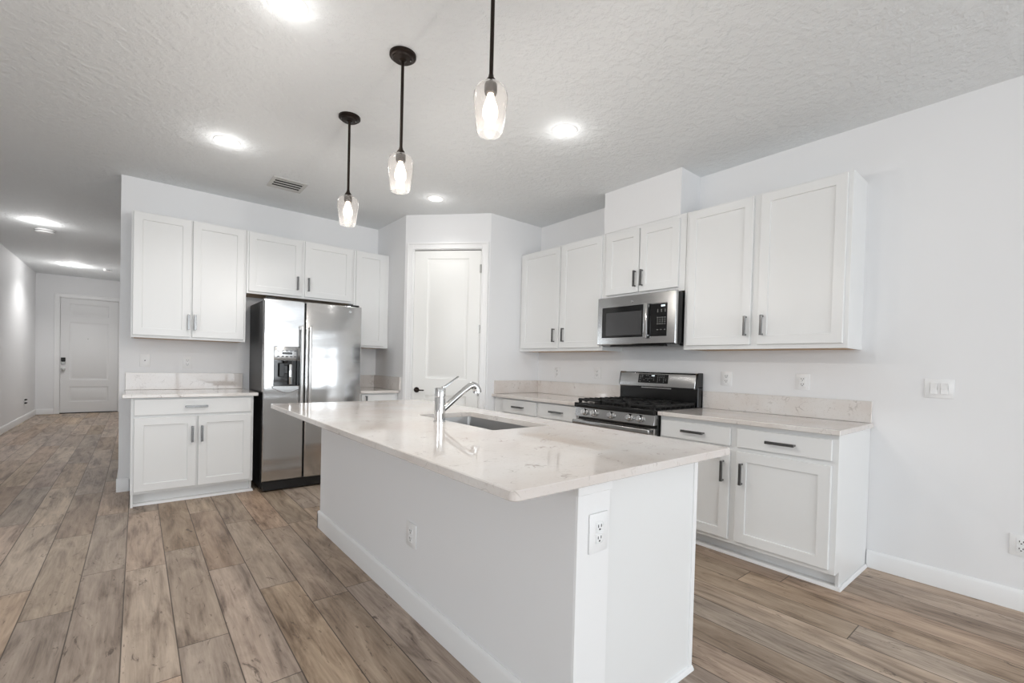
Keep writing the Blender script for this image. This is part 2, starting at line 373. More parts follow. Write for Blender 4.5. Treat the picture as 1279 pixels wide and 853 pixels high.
# living side: wall with a window added for fill light, near wall with patio doors
m = MB(); X0 = -4.6
m.box(X0-T, X0, -5.6, -2.9, 0, ZC); m.box(X0-T, X0, .5, 4.5, 0, ZC); m.box(X0-T, X0, -2.9, .5, 0, .75); m.box(X0-T, X0, -2.9, .5, 2.35, ZC)
struct(m.obj('wall_living_left', 'wall'))
m = MB(); Y0 = -5.5
m.box(X0, -1.55, Y0-T, Y0, 0, ZC); m.box(3.35, XW, Y0-T, Y0, 0, ZC); m.box(-1.55, 3.35, Y0-T, Y0, 2.4, ZC)
struct(m.obj('wall_near', 'wall'))
m = MB()
for x in (-1.55, -.34, .87, 2.08, 3.29): m.box(x, x+.06, Y0-.09, Y0-.03, 0, 2.4, .004)
m.box(-1.55, 3.35, Y0-.09, Y0-.03, 2.34, 2.4, .004); m.box(-1.55, 3.35, Y0-.09, Y0-.03, 0, .06, .004)
struct(m.obj('door_3', 'trim'))
m = MB()  # frame of the unseen left window, added for its light
for y in (-2.9, -1.23, .44): m.box(X0-.09, X0-.03, y, y+.06, .75, 2.35, .004)
m.box(X0-.09, X0-.03, -2.9, .5, .75, .81, .004); m.box(X0-.09, X0-.03, -2.9, .5, 2.29, 2.35, .004); m.box(X0-.09, X0-.03, -2.9, .5, 1.52, 1.56, .004)
struct(m.obj('added_window_1', 'trim'))
m = MB()  # unseen right-wall window, put in to brighten what the refrigerator reflects
for y in (-5.0, -3.33, -1.66): m.box(XW+.03, XW+.09, y, y+.06, .6, 2.3, .004)
for z in (.6, 1.42, 2.24): m.box(XW+.03, XW+.09, -5.0, -1.6, z, z+.06, .004)
struct(m.obj('added_window_2', 'trim'))
struct(MB().box(-7, 6, -12, -5.7, -.12, -.02).obj('ground', 'patio'))
# soffit over the microwave cabinet
struct(MB().box(3.318, XW, 1.995, 2.762, ZT+.002, ZC).obj('wall_soffit', 'wall'))

# baseboards (cross-section with an eased top)
BH = .108
def bb_profile(h=BH): return [(0, 0), (.014, 0), (.014, h-.018), (.010, h-.006), (.004, h), (0, h)]
def baseboard(name, p0, p1, h=BH):
    """runs p0 -> p1, stands out to the left of the direction"""
    d = Vector((p1[0]-p0[0], p1[1]-p0[1])); L_ = d.length
    o = MB().prism(bb_profile(h), 'x', 0, L_).obj(name, 'trim', loc=(p0[0], p0[1], 0), rz=math.atan2(d.y, d.x)); return struct(o)
baseboard('baseboard_right', (XW, -5.4), (XW, .788))
baseboard('baseboard_fridge', (-.048, YF), (XL-.014, YF)) .scale = (1, 1, 1.1)
baseboard('baseboard_hall_left', (XH, YH), (XH, 4.5))
baseboard('baseboard_hall_end', (-1.305, YH), (XH, YH))
baseboard('baseboard_hall_right', (XL, YF+.001), (XL, YH)).scale = (1, 1, 1.1)
baseboard('baseboard_pantry', (XQ, YF-.75), (XQ, YK+.01))

# ------------------------------------------------------------------ doors
def casing(m, w, h, cw=.068, t=.018):
    """door casing with a stepped face around an opening 0..w, 0..h; face at y=0, projects to -y"""
    for x0, x1 in ((-cw, 0), (w, w+cw)):
        m.box(x0, x1, -t*.6, 0, 0, h+cw, .002); 
        xo = (x0, x0+.02) if x0 < 0 else (x1-.02, x1)
        m.box(xo[0], xo[1], -t, -t*.55, 0, h+cw, .003)
        xi = (x1-.012, x1) if x0 < 0 else (x0, x0+.012)
        m.box(xi[0], xi[1], -t*.8, -t*.5, 0, h, .002)
    m.box(0, w, -t*.6, 0, h, h+cw, .002); m.box(-cw+.02, w+cw-.02, -t, -t*.55, h+cw-.02, h+cw, .003); m.box(0, w, -t*.8, -t*.5, h, h+.012, .002)
RAISED = [(.004, .006), (.016, .009), (.028, .009), (.05, .002)]
# pantry door (door_1) on the diagonal
d1 = struct(bpy.data.objects.new('door_1', None)); COL.objects.link(d1); d1.location = (*diag(DO0, 0), 0); d1.rotation_euler[2] = ang
w = DO1-DO0
m = MB(); casing(m, w, DOZ); m.box(0, .012, 0, T, 0, DOZ); m.box(w-.012, w, 0, T, 0, DOZ); m.box(.012, w-.012, 0, T, DOZ-.008, DOZ)
m.box(.012, .03, .05, .062, 0, DOZ-.01); m.box(w-.03, w-.012, .05, .062, 0, DOZ-.01)
m.obj('door_frame', 'trim', d1)
slab = MB().panel(w-.028, DOZ-.022, .036, [(.145, w-.16, 1.05, 2.345), (.145, w-.16, .22, .87)], RAISED, x=.013, z=.006, y=.044).obj('door_panel', 'door', d1)
for z in (.25, .93, 1.60, 2.24):
    MB().lathe([(.0001, z-.045), (.006, z-.045), (.006, z+.045), (.0001, z+.045)], 12, (w-.014, -.002, 0)).box(w-.026, w-.006, -.001, .006, z-.043, z+.043, .001).obj('hinge', 'hinge', d1)
h = MB().lathe([(.0001, -.006), (.027, -.006), (.03, 0), (.03, .006)], 24, (.065, .002, .93), 'y')
h.tube([(.065, 0, .93), (.065, -.045, .93)], .009); h.tube([(.06, -.045, .93), (.11, -.048, .93), (.165, -.046, .93)], .0085, r1=.0065)
h.obj('door_lever', 'bronze', d1)
# front door (door_2) at the end of the hall
d2 = struct(bpy.data.objects.new('door_2', None)); COL.objects.link(d2); d2.location = (HX0, YH, 0)
w = HX1-HX0
m = MB(); casing(m, w, HZ, .072); m.box(0, .012, 0, T, 0, HZ); m.box(w-.012, w, 0, T, 0, HZ); m.box(.012, w-.012, 0, T, HZ-.012, HZ); m.box(.012, w-.012, .08, T, 0, HZ)  # last box: full board added behind the slab to block light in the gaps
m.obj('door_frame', 'trim', d2)
MB().box(.012, w-.012, .0, T, 0, .014).obj('threshold', 'dark', d2)
MB().panel(w-.03, HZ-.03, .045, [(.135, w-.185, 2.0, 2.245), (.135, w-.185, .68, 1.865), (.135, w-.185, .225, .535)], RAISED, x=.015, z=.015, y=.062).obj('door_panel', 'frontdoor', d2)
m = MB().box(.03, .095, -.012, .02, 1.07, 1.15, .004); m.obj('lock_keypad', 'slot', d2)
MB().box(.03, .095, -.010, .02, 1.01, 1.07, .008).obj('lock_body', 'hinge', d2)
MB().lathe([(.0001, -.055), (.026, -.052), (.03, -.035), (.02, -.012), (.034, -.006), (.034, .02)], 20, (.06, 0, .915), 'y').obj('door_knob', 'hinge', d2)
MB().lathe([(.0001, .0), (.008, .0), (.008, .02)], 12, (w/2-.03, 0, 1.55), 'y').obj('peephole', 'hinge', d2)

# ------------------------------------------------------------------ cabinets
SHK = [(.0015, .001), (.003, .009)]
def pull(parent, x, y, z, vertical=True, L_=.136):
    m = MB()
    if vertical:
        m.box(x-.0085, x+.0085, y-.036, y-.026, z-L_/2, z+L_/2, .001)
        for q in (-1, 1): m.box(x-.0055, x+.0055, y-.030, y, z+q*(L_/2-.006)-.0055, z+q*(L_/2-.006)+.0055, .001)
    else:
        m.box(x-L_/2, x+L_/2, y-.036, y-.026, z-.0085, z+.0085, .001)
        for q in (-1, 1): m.box(x+q*(L_/2-.006)-.0055, x+q*(L_/2-.006)+.0055, y-.030, y, z-.0055, z+.0055, .001)
    return m.obj('handle', 'pull', parent)
DT = .019
def cab_door(root, x0, x1, z0, z1, dep, hx=None, hz=None, rail=.06):
    w, h = x1-x0, z1-z0
    o = MB().panel(w, h, DT, [(rail, w-rail, rail, h-rail)], SHK, x=x0, z=z0, y=-dep).obj('door', 'cab', root)
    if hx is not None: pull(o, hx, -dep-DT, hz, True)
    return o
def cab_drawer(root, x0, x1, z0, z1, dep, pullx=None):
    o = MB().box(x0, x1, -dep-DT, -dep, z0, z1, .0025).obj('drawer', 'cab', root)
    pull(o, (x0+x1)/2 if pullx is None else pullx, -dep-DT, (z0+z1)/2, False, .16 if (x1-x0) > .3 else .11)
    return o
def upper(name, label, loc, rz, w, h, dep, doors, group, wood=False):
    """doors: (x0,x1,z0,z1,handle x,handle z); z measured from the cabinet bottom"""
    r = thing(name, label, 'cabinet', loc, rz, group)
    m = MB(); fr = .02
    m.box(0, w, -dep+fr, 0, .006, h, .001)                       # carcass, slightly recessed bottom
    m.box(0, w, -dep, -dep+fr+.001, 0, h, .0015)                 # face frame
    m.box(.001, .018, -dep+fr, 0, 0, .0062); m.box(w-.018, w-.001, -dep+fr, 0, 0, .0062)
    m.obj('body', 'cab', r)
    MB().box(.019, w-.019, -dep+fr+.002, -.001, .001, .0055).obj('bottom_panel', 'wood', r)
    for d in doors: cab_door(r, d[0], d[1], d[2], d[3], dep, d[4], d[5])
    return r
G_U = 'white shaker wall cabinets'
UD = XW-.316-0.0   # face plane of right-hand uppers
dpU = .29
hU = ZT-ZU
# right wall: local x runs from far (left in the photo) to near
ya = 3.924
upper('wall_cabinet', 'tall white wall cabinet with two doors between pantry wall and microwave', (XW, ya, ZU), RW, ya-2.742, hU, dpU,
      [(ya-3.875, ya-3.309, .030, hU-.012, ya-3.36, .16), (ya-3.277, ya-2.765, .030, hU-.012, ya-3.228, .16)], None)
zm = 1.845; hm = ZT-zm
upper('wall_cabinet', 'short white wall cabinet with two doors directly above the microwave', (XW, 2.740, zm), RW, 2.740-1.936, hm, dpU,
      [(2.740-2.708, 2.740-2.362, .030, hm-.03, 2.740-2.388, .145), (2.740-2.347, 2.740-1.988, .030, hm-.03, 2.740-2.318, .145)], None)
upper('wall_cabinet', 'large white wall cabinet with two doors, rightmost, above the right-hand counter', (XW, 1.933, ZU), RW, 1.933-.857, hU, dpU,
      [(1.933-1.905, 1.933-1.425, .030, hU-.012, 1.933-1.452, .16), (1.933-1.378, 1.933-.882, .030, hU-.012, 1.933-1.342, .16)], None)
# refrigerator wall
dpF = .337
upper('wall_cabinet', 'tall white wall cabinet with two doors at the left end of the refrigerator wall', (-.043, YF, ZU), 0, .846, hU, dpF,
      [(.012, .410, .022, hU-.010, .397, .155), (.424, .828, .022, hU-.010, .445, .155)], None)
zf = 1.852; hf = ZT-zf
upper('wall_cabinet', 'short white wall cabinet with two doors above the refrigerator', (.805, YF, zf), 0, 1.030, hf, dpF,
      [(.018, .492, .020, hf-.012, .45, .145), (.522, 1.005, .020, hf-.012, .555, .145)], None)
upper('wall_cabinet', 'narrow single-door white wall cabinet in the corner right of the refrigerator', (1.837, YF, ZU), 0, 2.245-1.837, hU, dpF,
      [(.022, .355, .022, hU-.010, .05, .155)], None)

def base(name, label, loc, rz, w, dep, doors, drawers, toe=.07, endL=True, endR=True, zt=.884, sweep=.0, filler=0.):
    r = thing(name, label, 'cabinet', loc, rz)
    m = MB(); m.box(.001, w-.001, -dep+.02, 0, .105, zt, .001); m.box(0, w, -dep, -dep+.021, .105, zt, .0015)
    if endL: m.box(.002, .018, -dep+(toe if not sweep else .001), -.001, 0, .1055)
    if endR: m.box(w-.018, w-.002, -dep+toe, -.001, 0, .1055)
    m.obj('body', 'cab', r)
    MB().box(.0185, w-.0185, -dep+toe+.034, -dep+toe+.046, 0, .104).obj('toe_kick', 'cab', r)
    q = MB(); q.prism([(-dep+toe, 0), (-dep+toe-.013, 0), (-dep+toe-.013, .006), (-dep+toe-.006, .018), (-dep+toe, .02), (-dep+toe+.033, .02), (-dep+toe+.033, 0)], 'x', (-.008 if endL and not sweep else .019 if endL else 0), w+.010 if endR else w)
    if endR: q.prism([(w, 0), (w+.012, 0), (w+.012, .006), (w+.006, .018), (w, .02)], 'y', -dep+toe-.012, -.016)
    q.obj('shoe_moulding', 'trim', r)
    for d in doors: cab_door(r, *d[:4], dep, d[4], d[5])
    for d in drawers: cab_drawer(r, *d[:4], dep)
    return r
XB = 2.985; dpB = XW-.003-XB
yb = 1.902
base('base_cabinet', 'white base cabinet with two drawers over two doors, right of the gas range', (XW-.003, yb, 0), RW, yb-.792, dpB,
     [(yb-1.872, yb-1.382, .132, .710, yb-1.42, .572), (yb-1.338, yb-.822, .132, .710, yb-1.30, .572)],
     [(yb-1.885, yb-1.382, .737, .856), (yb-1.338, yb-.822, .737, .856)], toe=.078)
yb2 = 3.922
base('base_cabinet', 'white base cabinet with drawers in the corner left of the gas range', (XW-.003, yb2, 0), RW, yb2-2.692, dpB,
     [(yb2-3.755, yb2-3.248, .132, .710, yb2-3.29, .572), (yb2-3.20, yb2-2.74, .132, .710, yb2-3.16, .572)],
     [(yb2-3.755, yb2-3.248, .737, .872), (yb2-3.20, yb2-2.72, .737, .872)], toe=.078, endL=False)
dF = YF-.003-4.742
base('base_cabinet', 'white base cabinet with one wide drawer over two doors, left of the refrigerator', (-.034, YF-.003, 0), 0, .864, dF,
     [(.020, .432, .125, .722, .404, .572), (.446, .845, .125, .722, .472, .572)], [(.020, .845, .742, .872)], toe=.045, sweep=1)
base('base_cabinet', 'narrow white base cabinet in the corner between refrigerator and pantry', (1.812, YF-.003, 0), 0, 2.245-1.812, dF,
     [(.02, .40, .125, .722, .37, .572)], [], toe=.045, endL=False, endR=False).children[0]
# the drawer of the corner unit carries a slim vertical pull at its left edge
for o in COL.objects:
    if o.get('label', '').startswith('narrow white base cabinet'):
        dd = MB().box(.02, .40, -dF-DT, -dF, .742, .872, .0025).obj('drawer', 'cab', o); pull(dd, .065, -dF-DT, .81, True, .10)

# ------------------------------------------------------------------ countertops
def slab_round(m, x0, x1, y0, y1, z0, z1, r, corners, hole=None, ease=.003):
    """rectangle with rounded corners (corners: subset of '00','10','11','01'), optional rectangular hole"""
    pts = []
    for key, (cx, cy, a0) in {'00': (x0, y0, PI), '10': (x1, y0, 1.5*PI), '11': (x1, y1, 0), '01': (x0, y1, .5*PI)}.items():
        if key in corners:
            ox = cx+(r if cx == x0 else -r); oy = cy+(r if cy == y0 else -r)
            for k in range(9): a = a0+k/8*PI/2; pts.append((ox+r*math.cos(a), oy+r*math.sin(a)))
        else: pts.append((cx, cy))
    t = bmesh.new()
    if not hole:
        return m.prism(pts, 'z', z0, z1, ease)
    hp = []; hx0, hx1, hy0, hy1, hr = hole
    for cx, cy, a0 in ((hx0, hy0, PI), (hx1, hy0, 1.5*PI), (hx1, hy1, 0), (hx0, hy1, .5*PI)):
        ox = cx+(hr if cx == hx0 else -hr); oy = cy+(hr if cy == hy0 else -hr)
        for k in range(7): a = a0+k/6*PI/2; hp.append((ox+hr*math.cos(a), oy+hr*math.sin(a)))
    def inset(ps, d):   # shrink toward centre (convex outline)
        c = (sum(p[0] for p in ps)/len(ps), sum(p[1] for p in ps)/len(ps)); mnx, mxx = min(p[0] for p in ps), max(p[0] for p in ps); mny, mxy = min(p[1] for p in ps), max(p[1] for p in ps)
        sx, sy = (mxx-mnx-2*d)/(mxx-mnx), (mxy-mny-2*d)/(mxy-mny); qx, qy = (mnx+mxx)/2, (mny+mxy)/2
        return [(qx+(p[0]-qx)*sx, qy+(p[1]-qy)*sy) for p in ps]
    e = ease
    O = [(inset(pts, e), z0), (pts, z0+e), (pts, z1-e), (inset(pts, e), z1)]
    H = [(hp, z0), (hp, z1-.001), (inset(hp, -.001), z1)]
    OR = [[t.verts.new((p[0], p[1], z)) for p in ps] for ps, z in O]; HR = [[t.verts.new((p[0], p[1], z)) for p in ps] for ps, z in H]
    for RR in (OR, HR):
        for A, B in zip(RR, RR[1:]):
            for i in range(len(A)): t.faces.new((A[i], A[(i+1) % len(A)], B[(i+1) % len(A)], B[i]))
    for a, b_ in ((OR[-1], HR[-1]), (OR[0], HR[0])):
        es = [t.edges.get((a[i], a[(i+1) % len(a)])) for i in range(len(a))]+[t.edges.get((b_[i], b_[(i+1) % len(b_)])) for i in range(len(b_))]
        bmesh.ops.triangle_fill(t, use_beauty=True, use_dissolve=False, edges=es)
    bmesh.ops.recalc_face_normals(t, faces=t.faces)
    return m.join(t)
XC = 2.94
c = tag(slab_round(MB(), XC, XW-.001, .778, 1.903, .885, .914, .01, []).obj('countertop', 'quartz'), 'quartz countertop to the right of the range, with backsplash', 'countertop')
MB().box(XW-.021, XW-.001, .788, 1.902, .915, 1.052, .0015).obj('backsplash', 'quartz', c)
c = tag(MB().box(XC, XW-.001, 2.690, YP-.001, .885, .914, .003).obj('countertop', 'quartz'), 'quartz corner countertop between the pantry wall and the range', 'countertop')
MB().box(XW-.021, XW-.001, 2.692, YP-.022, .915, 1.055, .0015).box(XC+.03, XW-.001, YP-.021, YP-.001, .915, 1.055, .0015).obj('backsplash', 'quartz', c)
c = tag(MB().box(-.088, .862, 4.700, YF-.001, .885, .914, .003).obj('countertop', 'quartz'), 'quartz countertop left of the refrigerator under the tall wall cabinet', 'countertop')
MB().box(-.078, .835, YF-.021, YF-.001, .915, 1.07, .0015).obj('backsplash', 'quartz', c)
c = tag(MB().box(1.812, XQ-.001, 4.700, YF-.001, .885, .914, .003).obj('countertop', 'quartz'), 'small quartz countertop in the corner right of the refrigerator', 'countertop')
MB().box(1.813, XQ-.022, YF-.021, YF-.001, .915, 1.062, .0015).box(XQ-.021, XQ-.001, 4.665, YF-.001, .915, 1.062, .0015).obj('backsplash', 'quartz', c)

# ------------------------------------------------------------------ island
IX0, IX1, IY0, IY1 = .714, 1.852, .853, 3.497
JX0, JX1, JY0, JY1 = 1.047, 1.758, .944, 3.458
SX0, SX1, SY0, SY1 = 1.30, 1.675, 1.715, 2.465
isl = thing('kitchen_island', 'large white kitchen island with painted knee wall and post in the room centre', 'island', (JX0, JY0, 0))
wI, lI = JX1-JX0, JY1-JY0
# knee wall (drywall) on the seating side
MB().box(0, .155, .006, lI, 0, .883, .0015).obj('knee_wall', 'wall', isl)
# end post: casing board, cap and edge beads
m = MB(); m.box(.001, .156, 0, .012, 0, .83, .001); m.box(-.004, .160, -.006, .012, .826, .884, .002)
m.obj('end_post', 'trim', isl)
# cabinet block: side panel, top and toe space on the far side, hollow where the sink hangs
m = MB(); m.box(.156, wI, .006, .024, 0, .883, .001); m.box(.156, wI, lI-.02, lI, 0, .883, .001)
m.box(.156, .17, .02, lI-.02, 0, .883); m.box(.17, wI-.02, .02, lI-.02, .10, .12)
m.box(wI-.02, wI, .02, lI-.02, .10, .883, .001); m.box(wI-.085, wI-.07, .02, lI-.02, 0, .10)
for yy in (.62, 1.62): m.box(.17, wI-.02, yy, yy+.018, .12, .883)
m.obj('cabinet_body', 'cab', isl)
m = MB(); m.box(wI-.022, wI+.002, .0, .012, 0, .883, .0015)
m.obj('edge_stile', 'trim', isl)
for k in range(4):
    a = .03+k*(lI-.06)/4; b_ = a+(lI-.06)/4-.02
    t_ = MB().panel(b_-a, .70, DT, [(.06, b_-a-.06, .06, .64)], SHK, x=0, z=0, y=0).obj('door', 'cab', isl, loc=(wI+.0, a, .13), rz=PI/2)
m = MB()
m.prism([(0, 0), (-.014, 0), (-.014, .104), (-.010, .116), (-.004, .122), (0, .122)], 'y', -.0, lI+.014)
m.prism([(lI, 0), (lI+.014, 0), (lI+.014, .104), (lI+.010, .116), (lI+.004, .122), (lI, .122)], 'x', -.014, .155)
m.obj('baseboard', 'trim', isl)
m = MB().prism([(.006, 0), (-.008, 0), (-.008, .008), (-.002, .018), (.006, .02)], 'x', .158, wI+.004)
m.obj('shoe_moulding', 'trim', isl)
tag(slab_round(MB(), IX0, IX1, IY0, IY1, .885, .914, .022, ['00', '01', '10', '11'], (SX0, SX1, SY0, SY1, .012)).obj('countertop', 'quartz'), 'long polished quartz countertop on the island, with sink cut-out', 'countertop')
# undermount sink
sk = thing('kitchen_sink', 'stainless steel undermount sink set into the island countertop', 'sink', ((SX0+SX1)/2, (SY0+SY1)/2, .69))
hx, hy = (SX1-SX0)/2+.004, (SY1-SY0)/2+.004
def rr(hx_, hy_, r, n=6):
    out = []
    for cx, cy, a0 in ((-hx_+r, -hy_+r, PI), (hx_-r, -hy_+r, 1.5*PI), (hx_-r, hy_-r, 0), (-hx_+r, hy_-r, .5*PI)):
        for k in range(n+1): a = a0+k/n*PI/2; out.append((cx+r*math.cos(a), cy+r*math.sin(a)))
    return out
t = bmesh.new(); lv = []
for (a, b_, r, z) in ((hx+.02, hy+.02, .03, .194), (hx, hy, .022, .194), (hx-.001, hy-.001, .022, .190), (hx-.006, hy-.006, .024, .03), (hx-.018, hy-.018, .03, .008), (hx-.04, hy-.04, .03, .003), (.06, .06, .03, .0), (.046, .046, .046, -.002)):
    lv.append([t.verts.new((x, y, z)) for x, y in rr(a, b_, r)])
for A, B in zip(lv, lv[1:]):
    for i in range(len(A)): t.faces.new((A[i], A[(i+1) % len(A)], B[(i+1) % len(A)], B[i]))
mm = MB(); mm.join(t)
ob = mm.obj('basin', 'sink', sk); sm = ob.modifiers.new('thickness', 'SOLIDIFY'); sm.thickness = .0015; sm.offset = -1
MB().lathe([(.0001, -.006), (.03, -.006), (.036, .0), (.046, .001), (.046, -.004)], 28).obj('drain', 'chrome', sk)
# faucet
fx_, fy_ = 1.244, 2.115
fa = thing('kitchen_faucet', 'chrome single-lever pull-out faucet beside the island sink', 'faucet', (fx_, fy_, .914))
MB().lathe([(.0001, 0), (.0325, 0), (.0325, .004), (.029, .008), (.029, .128), (.0275, .130), (.0275, .134), (.029, .136), (.029, .174), (.026, .180), (.0001, .182)], 32).obj('body', 'chrome', fa)
m = MB(); m.tube([(.015, 0, .062), (.045, 0, .085), (.09, 0, .119), (.15, 0, .163), (.165, 0, .173)], .0175, 20, .0155)
m.obj('spout', 'chrome', fa)
m = MB(); m.tube([(.150, 0, .163), (.185, 0, .186), (.207, 0, .192), (.226, 0, .184), (.236, 0, .166), (.238, 0, .150)], .0165, 22, .026)
m.obj('spray_head', 'chrome', fa)
m = MB(); m.prism([(.012, .178), (.030, .180), (.112, .236), (.112, .242), (.028, .190), (.012, .186)], 'y', -.008, .008, .0015)
m.obj('lever', 'chrome', fa)

# ------------------------------------------------------------------ refrigerator
fr = thing('refrigerator', 'stainless side-by-side refrigerator with black sides and in-door dispenser', 'refrigerator', (.885, 4.62, 0))
wR, hR = .895, 1.775
MB().box(.004, wR-.004, .085, .70, .02, hR-.012, .004).obj('body', 'blackmatte', fr)
MB().box(.01, wR-.01, .02, .10, .015, .095, .003).obj('kick_grille', 'blackmatte', fr)
for x in (.05, wR-.05):
    for y in (.12, .65): MB().lathe([(.0001, 0), (.02, 0), (.02, .02), (.0001, .02)], 12, (x, y, 0)).obj('foot', 'blackmatte', fr)
sx = .352     # split between the doors
def fdoor(x0, x1, name, hole=None):
    rects = [hole] if hole else []
    m = MB()
    if hole:
        m.panel(x1-x0, hR-.10, .062, [(hole[0]-x0, hole[1]-x0, hole[2]-.10, hole[3]-.10)], [(.001, .002), (.002, .05)], ch=.007, x=x0, z=.10, y=.070)
    else: m.box(x0, x1, .008, .070, .10, hR, .008, 3)
    return m.obj(name, 'fridge', fr)
dz0, dz1, dx0, dx1 = .975, 1.345, .083, .312
a_ = fdoor(.0, sx-.006, 'freezer_door', (dx0, dx1, dz0, dz1))
b2 = fdoor(sx+.006, wR, 'fridge_door')
MB().box(sx-.005, sx+.005, .03, .09, .10, hR-.01).obj('gasket', 'dark', fr)
for x in (.02, wR-.10): MB().box(x, x+.08, .02, .10, hR, hR+.018, .006).obj('hinge_cover', 'blackmatte', fr)
def fhandle(x, parent):
    m = MB(); m.box(x-.0125, x+.0125, -.055, -.035, .66, 1.545, .007, 3)
    for z in (.675, 1.505): m.box(x-.010, x+.010, -.045, .010, z, z+.03, .004)
    return m.obj('handle', 'handle', parent)
fhandle(sx-.035, a_); fhandle(sx+.036, b2)
# dispenser
dp = MB().box(dx0+.002, dx1-.002, .012, .055, 1.215, dz1-.002, .006, 2).obj('dispenser_panel', 'steel', a_)
for i in range(5):
    for za, zb in ((1.30, 1.307), (1.245, 1.256)): MB().box(dx0+.03+i*.036, dx0+.051+i*.036, .009, .013, za, zb, .001).obj('button', 'meshgrey', dp)
MB().box(dx0+.07, dx1-.07, .010, .013, 1.27, 1.292, .001).obj('readout', 'meshgrey', dp)
m = MB(); m.box(dx0+.003, dx1-.003, .050, .056, dz0+.003, 1.214); m.box(dx0+.003, dx0+.008, .014, .055, dz0+.003, 1.214); m.box(dx1-.008, dx1-.003, .014, .055, dz0+.003, 1.214); m.box(dx0+.003, dx1-.003, .014, .055, dz0+.003, dz0+.01)
m.obj('dispenser_recess', 'glassblack', a_)
m = MB(); m.box(dx0+.05, dx0+.095, .02, .03, 1.06, 1.19, .004); m.lathe([(.0001, 1.19), (.018, 1.19), (.022, 1.214)], 16, (dx0+.105, .034, 0)); m.box(dx0+.085, dx0+.125, .024, .034, 1.09, 1.17, .004)
m.obj('dispenser_paddle', 'black', a_)
MB().box(dx0+.135, dx0+.160, .016, .026, .99, 1.18, .006, 2).obj('dispenser_chute', 'chrome', a_)
MB().prism([(dx0-.012, .978), (dx1+.012, .978), (dx1+.012, .955), (dx0+.155, .918), (dx0+.115, .911), (dx0+.075, .918), (dx0-.012, .955)], 'y', -.006, .02, .004).obj('dispenser_lip', 'steel', a_)
MB().lathe([(.0001, .0045), (.012, .0045), (.013, .006), (.013, .0085)], 24, (.775, 0, 1.72), 'y').obj('emblem', 'chrome', b2)
m = MB(); m.tube([(.768, .004, 1.714), (.772, .003, 1.724), (.777, .003, 1.718), (.782, .004, 1.726)], .0008, 6)
m.obj('emblem_script', 'meshgrey', b2)

# ------------------------------------------------------------------ gas range
rg = thing('gas_range', 'stainless and black freestanding gas range with five knobs and grates', 'range', (XW-.012, 2.684, 0), RW)
wG = 2.684-1.908; fG = -(XW-.012-2.955)    # front of the body
MB().box(0, wG, fG, 0, .03, .905, .003).obj('body', 'black', rg)
for x in (.05, wG-.05):
    for y in (fG+.05, -.05): MB().lathe([(.0001, 0), (.018, 0), (.018, .03), (.0001, .03)], 12, (x, y, 0)).obj('foot', 'black', rg)
# cooktop with rim
m = MB(); m.box(-.002, wG+.002, fG-.05, -.03, .905, .918, .003); m.box(-.002, wG+.002, fG-.058, fG-.02, .884, .922, .006, 2)
ct_ = m.obj('cooktop', 'black', rg)
for x, y, r in ((.17, -.17, .04), (.17, -.45, .05), (wG/2, -.31, .045), (wG-.17, -.17, .04), (wG-.17, -.45, .05)):
    b_ = MB().lathe([(.0001, .934), (r*.8, .934), (r*.85, .930), (r*.85, .926), (r, .924), (r, .918)], 24, (x, y, 0)).obj('burner', 'iron', ct_)
gw = (wG-.02)/3
for i in range(3):
    x0 = .008+i*gw; x1 = x0+gw-.006; y0, y1 = fG-.02, -.075; m = MB(); z0, z1 = .936, .952
    for y in (y0, y1-.012, (y0+y1)/2-.006): m.box(x0, x1, y, y+.012, z0, z1, .002)
    for x in (x0, x1-.012): m.box(x, x+.012, y0, y1, z0, z1, .002)
    xm = (x0+x1)/2
    for yc in ((y0+(y0+y1)/2)/2, (y1+(y0+y1)/2)/2):
        m.box(x0, xm-.02, yc-.005, yc+.005, z0, z1+.003, .002); m.box(xm+.02, x1, yc-.005, yc+.005, z0, z1+.003, .002)
        m.box(xm-.005, xm+.005, yc+.02, yc+.13, z0, z1+.003, .002); m.box(xm-.005, xm+.005, yc-.13, yc-.02, z0, z1+.003, .002)
    n = 8
    for k in range(n+1):
        y = y0+.012+(y1-y0-.03)*k/n
        for x in ((x0, x0+.034), (x1-.034, x1)): m.box(x[0], x[1], y-.005, y+.005, z0-.014, z1+.005, .0015)
    for x in (x0+.01, x1-.01):
        for y in (y0+.01, y1-.01): m.box(x-.006, x+.006, y-.006, y+.006, .918, z0+.002)
    m.obj('grate', 'iron', rg)
# control panel (leaning back) and knobs
cp = MB().prism([(fG, .806), (fG-.048, .806), (fG-.036, .884), (fG, .884)], 'x', .0, wG, .003).obj('control_panel', 'steel', rg)
tl = math.atan2(.015, .078)
for yk in (2.573, 2.473, 2.300, 2.124, 2.030):
    x = 2.684-yk
    o = MB().lathe([(.0001, -.036), (.019, -.036), (.0235, -.031), (.0245, -.012), (.029, -.008), (.029, 0)], 26, axis='y')
    o.box(-.004, .004, -.041, -.03, -.018, .018, .002)
    k = o.obj('knob', 'chrome', cp, loc=(x, fG-.042, .846)); k.rotation_euler[0] = -tl
# oven door
od = MB().box(.004, wG-.004, fG-.035, fG-.001, .215, .786, .004).obj('oven_door', 'steel', rg)
MB().box(.09, wG-.09, fG-.038, fG-.030, .32, .68, .004).obj('oven_window', 'glassblack', od)
m = MB(); m.box(.012, wG-.012, fG-.098, fG-.074, .744, .782, .009, 3)
for x in (.05, wG-.05): m.box(x-.012, x+.012, fG-.080, fG-.03, .750, .776, .004)
m.obj('oven_handle', 'steel', od)
MB().box(.004, wG-.004, fG-.03, fG-.001, .05, .205, .004).obj('drawer', 'steel', rg)
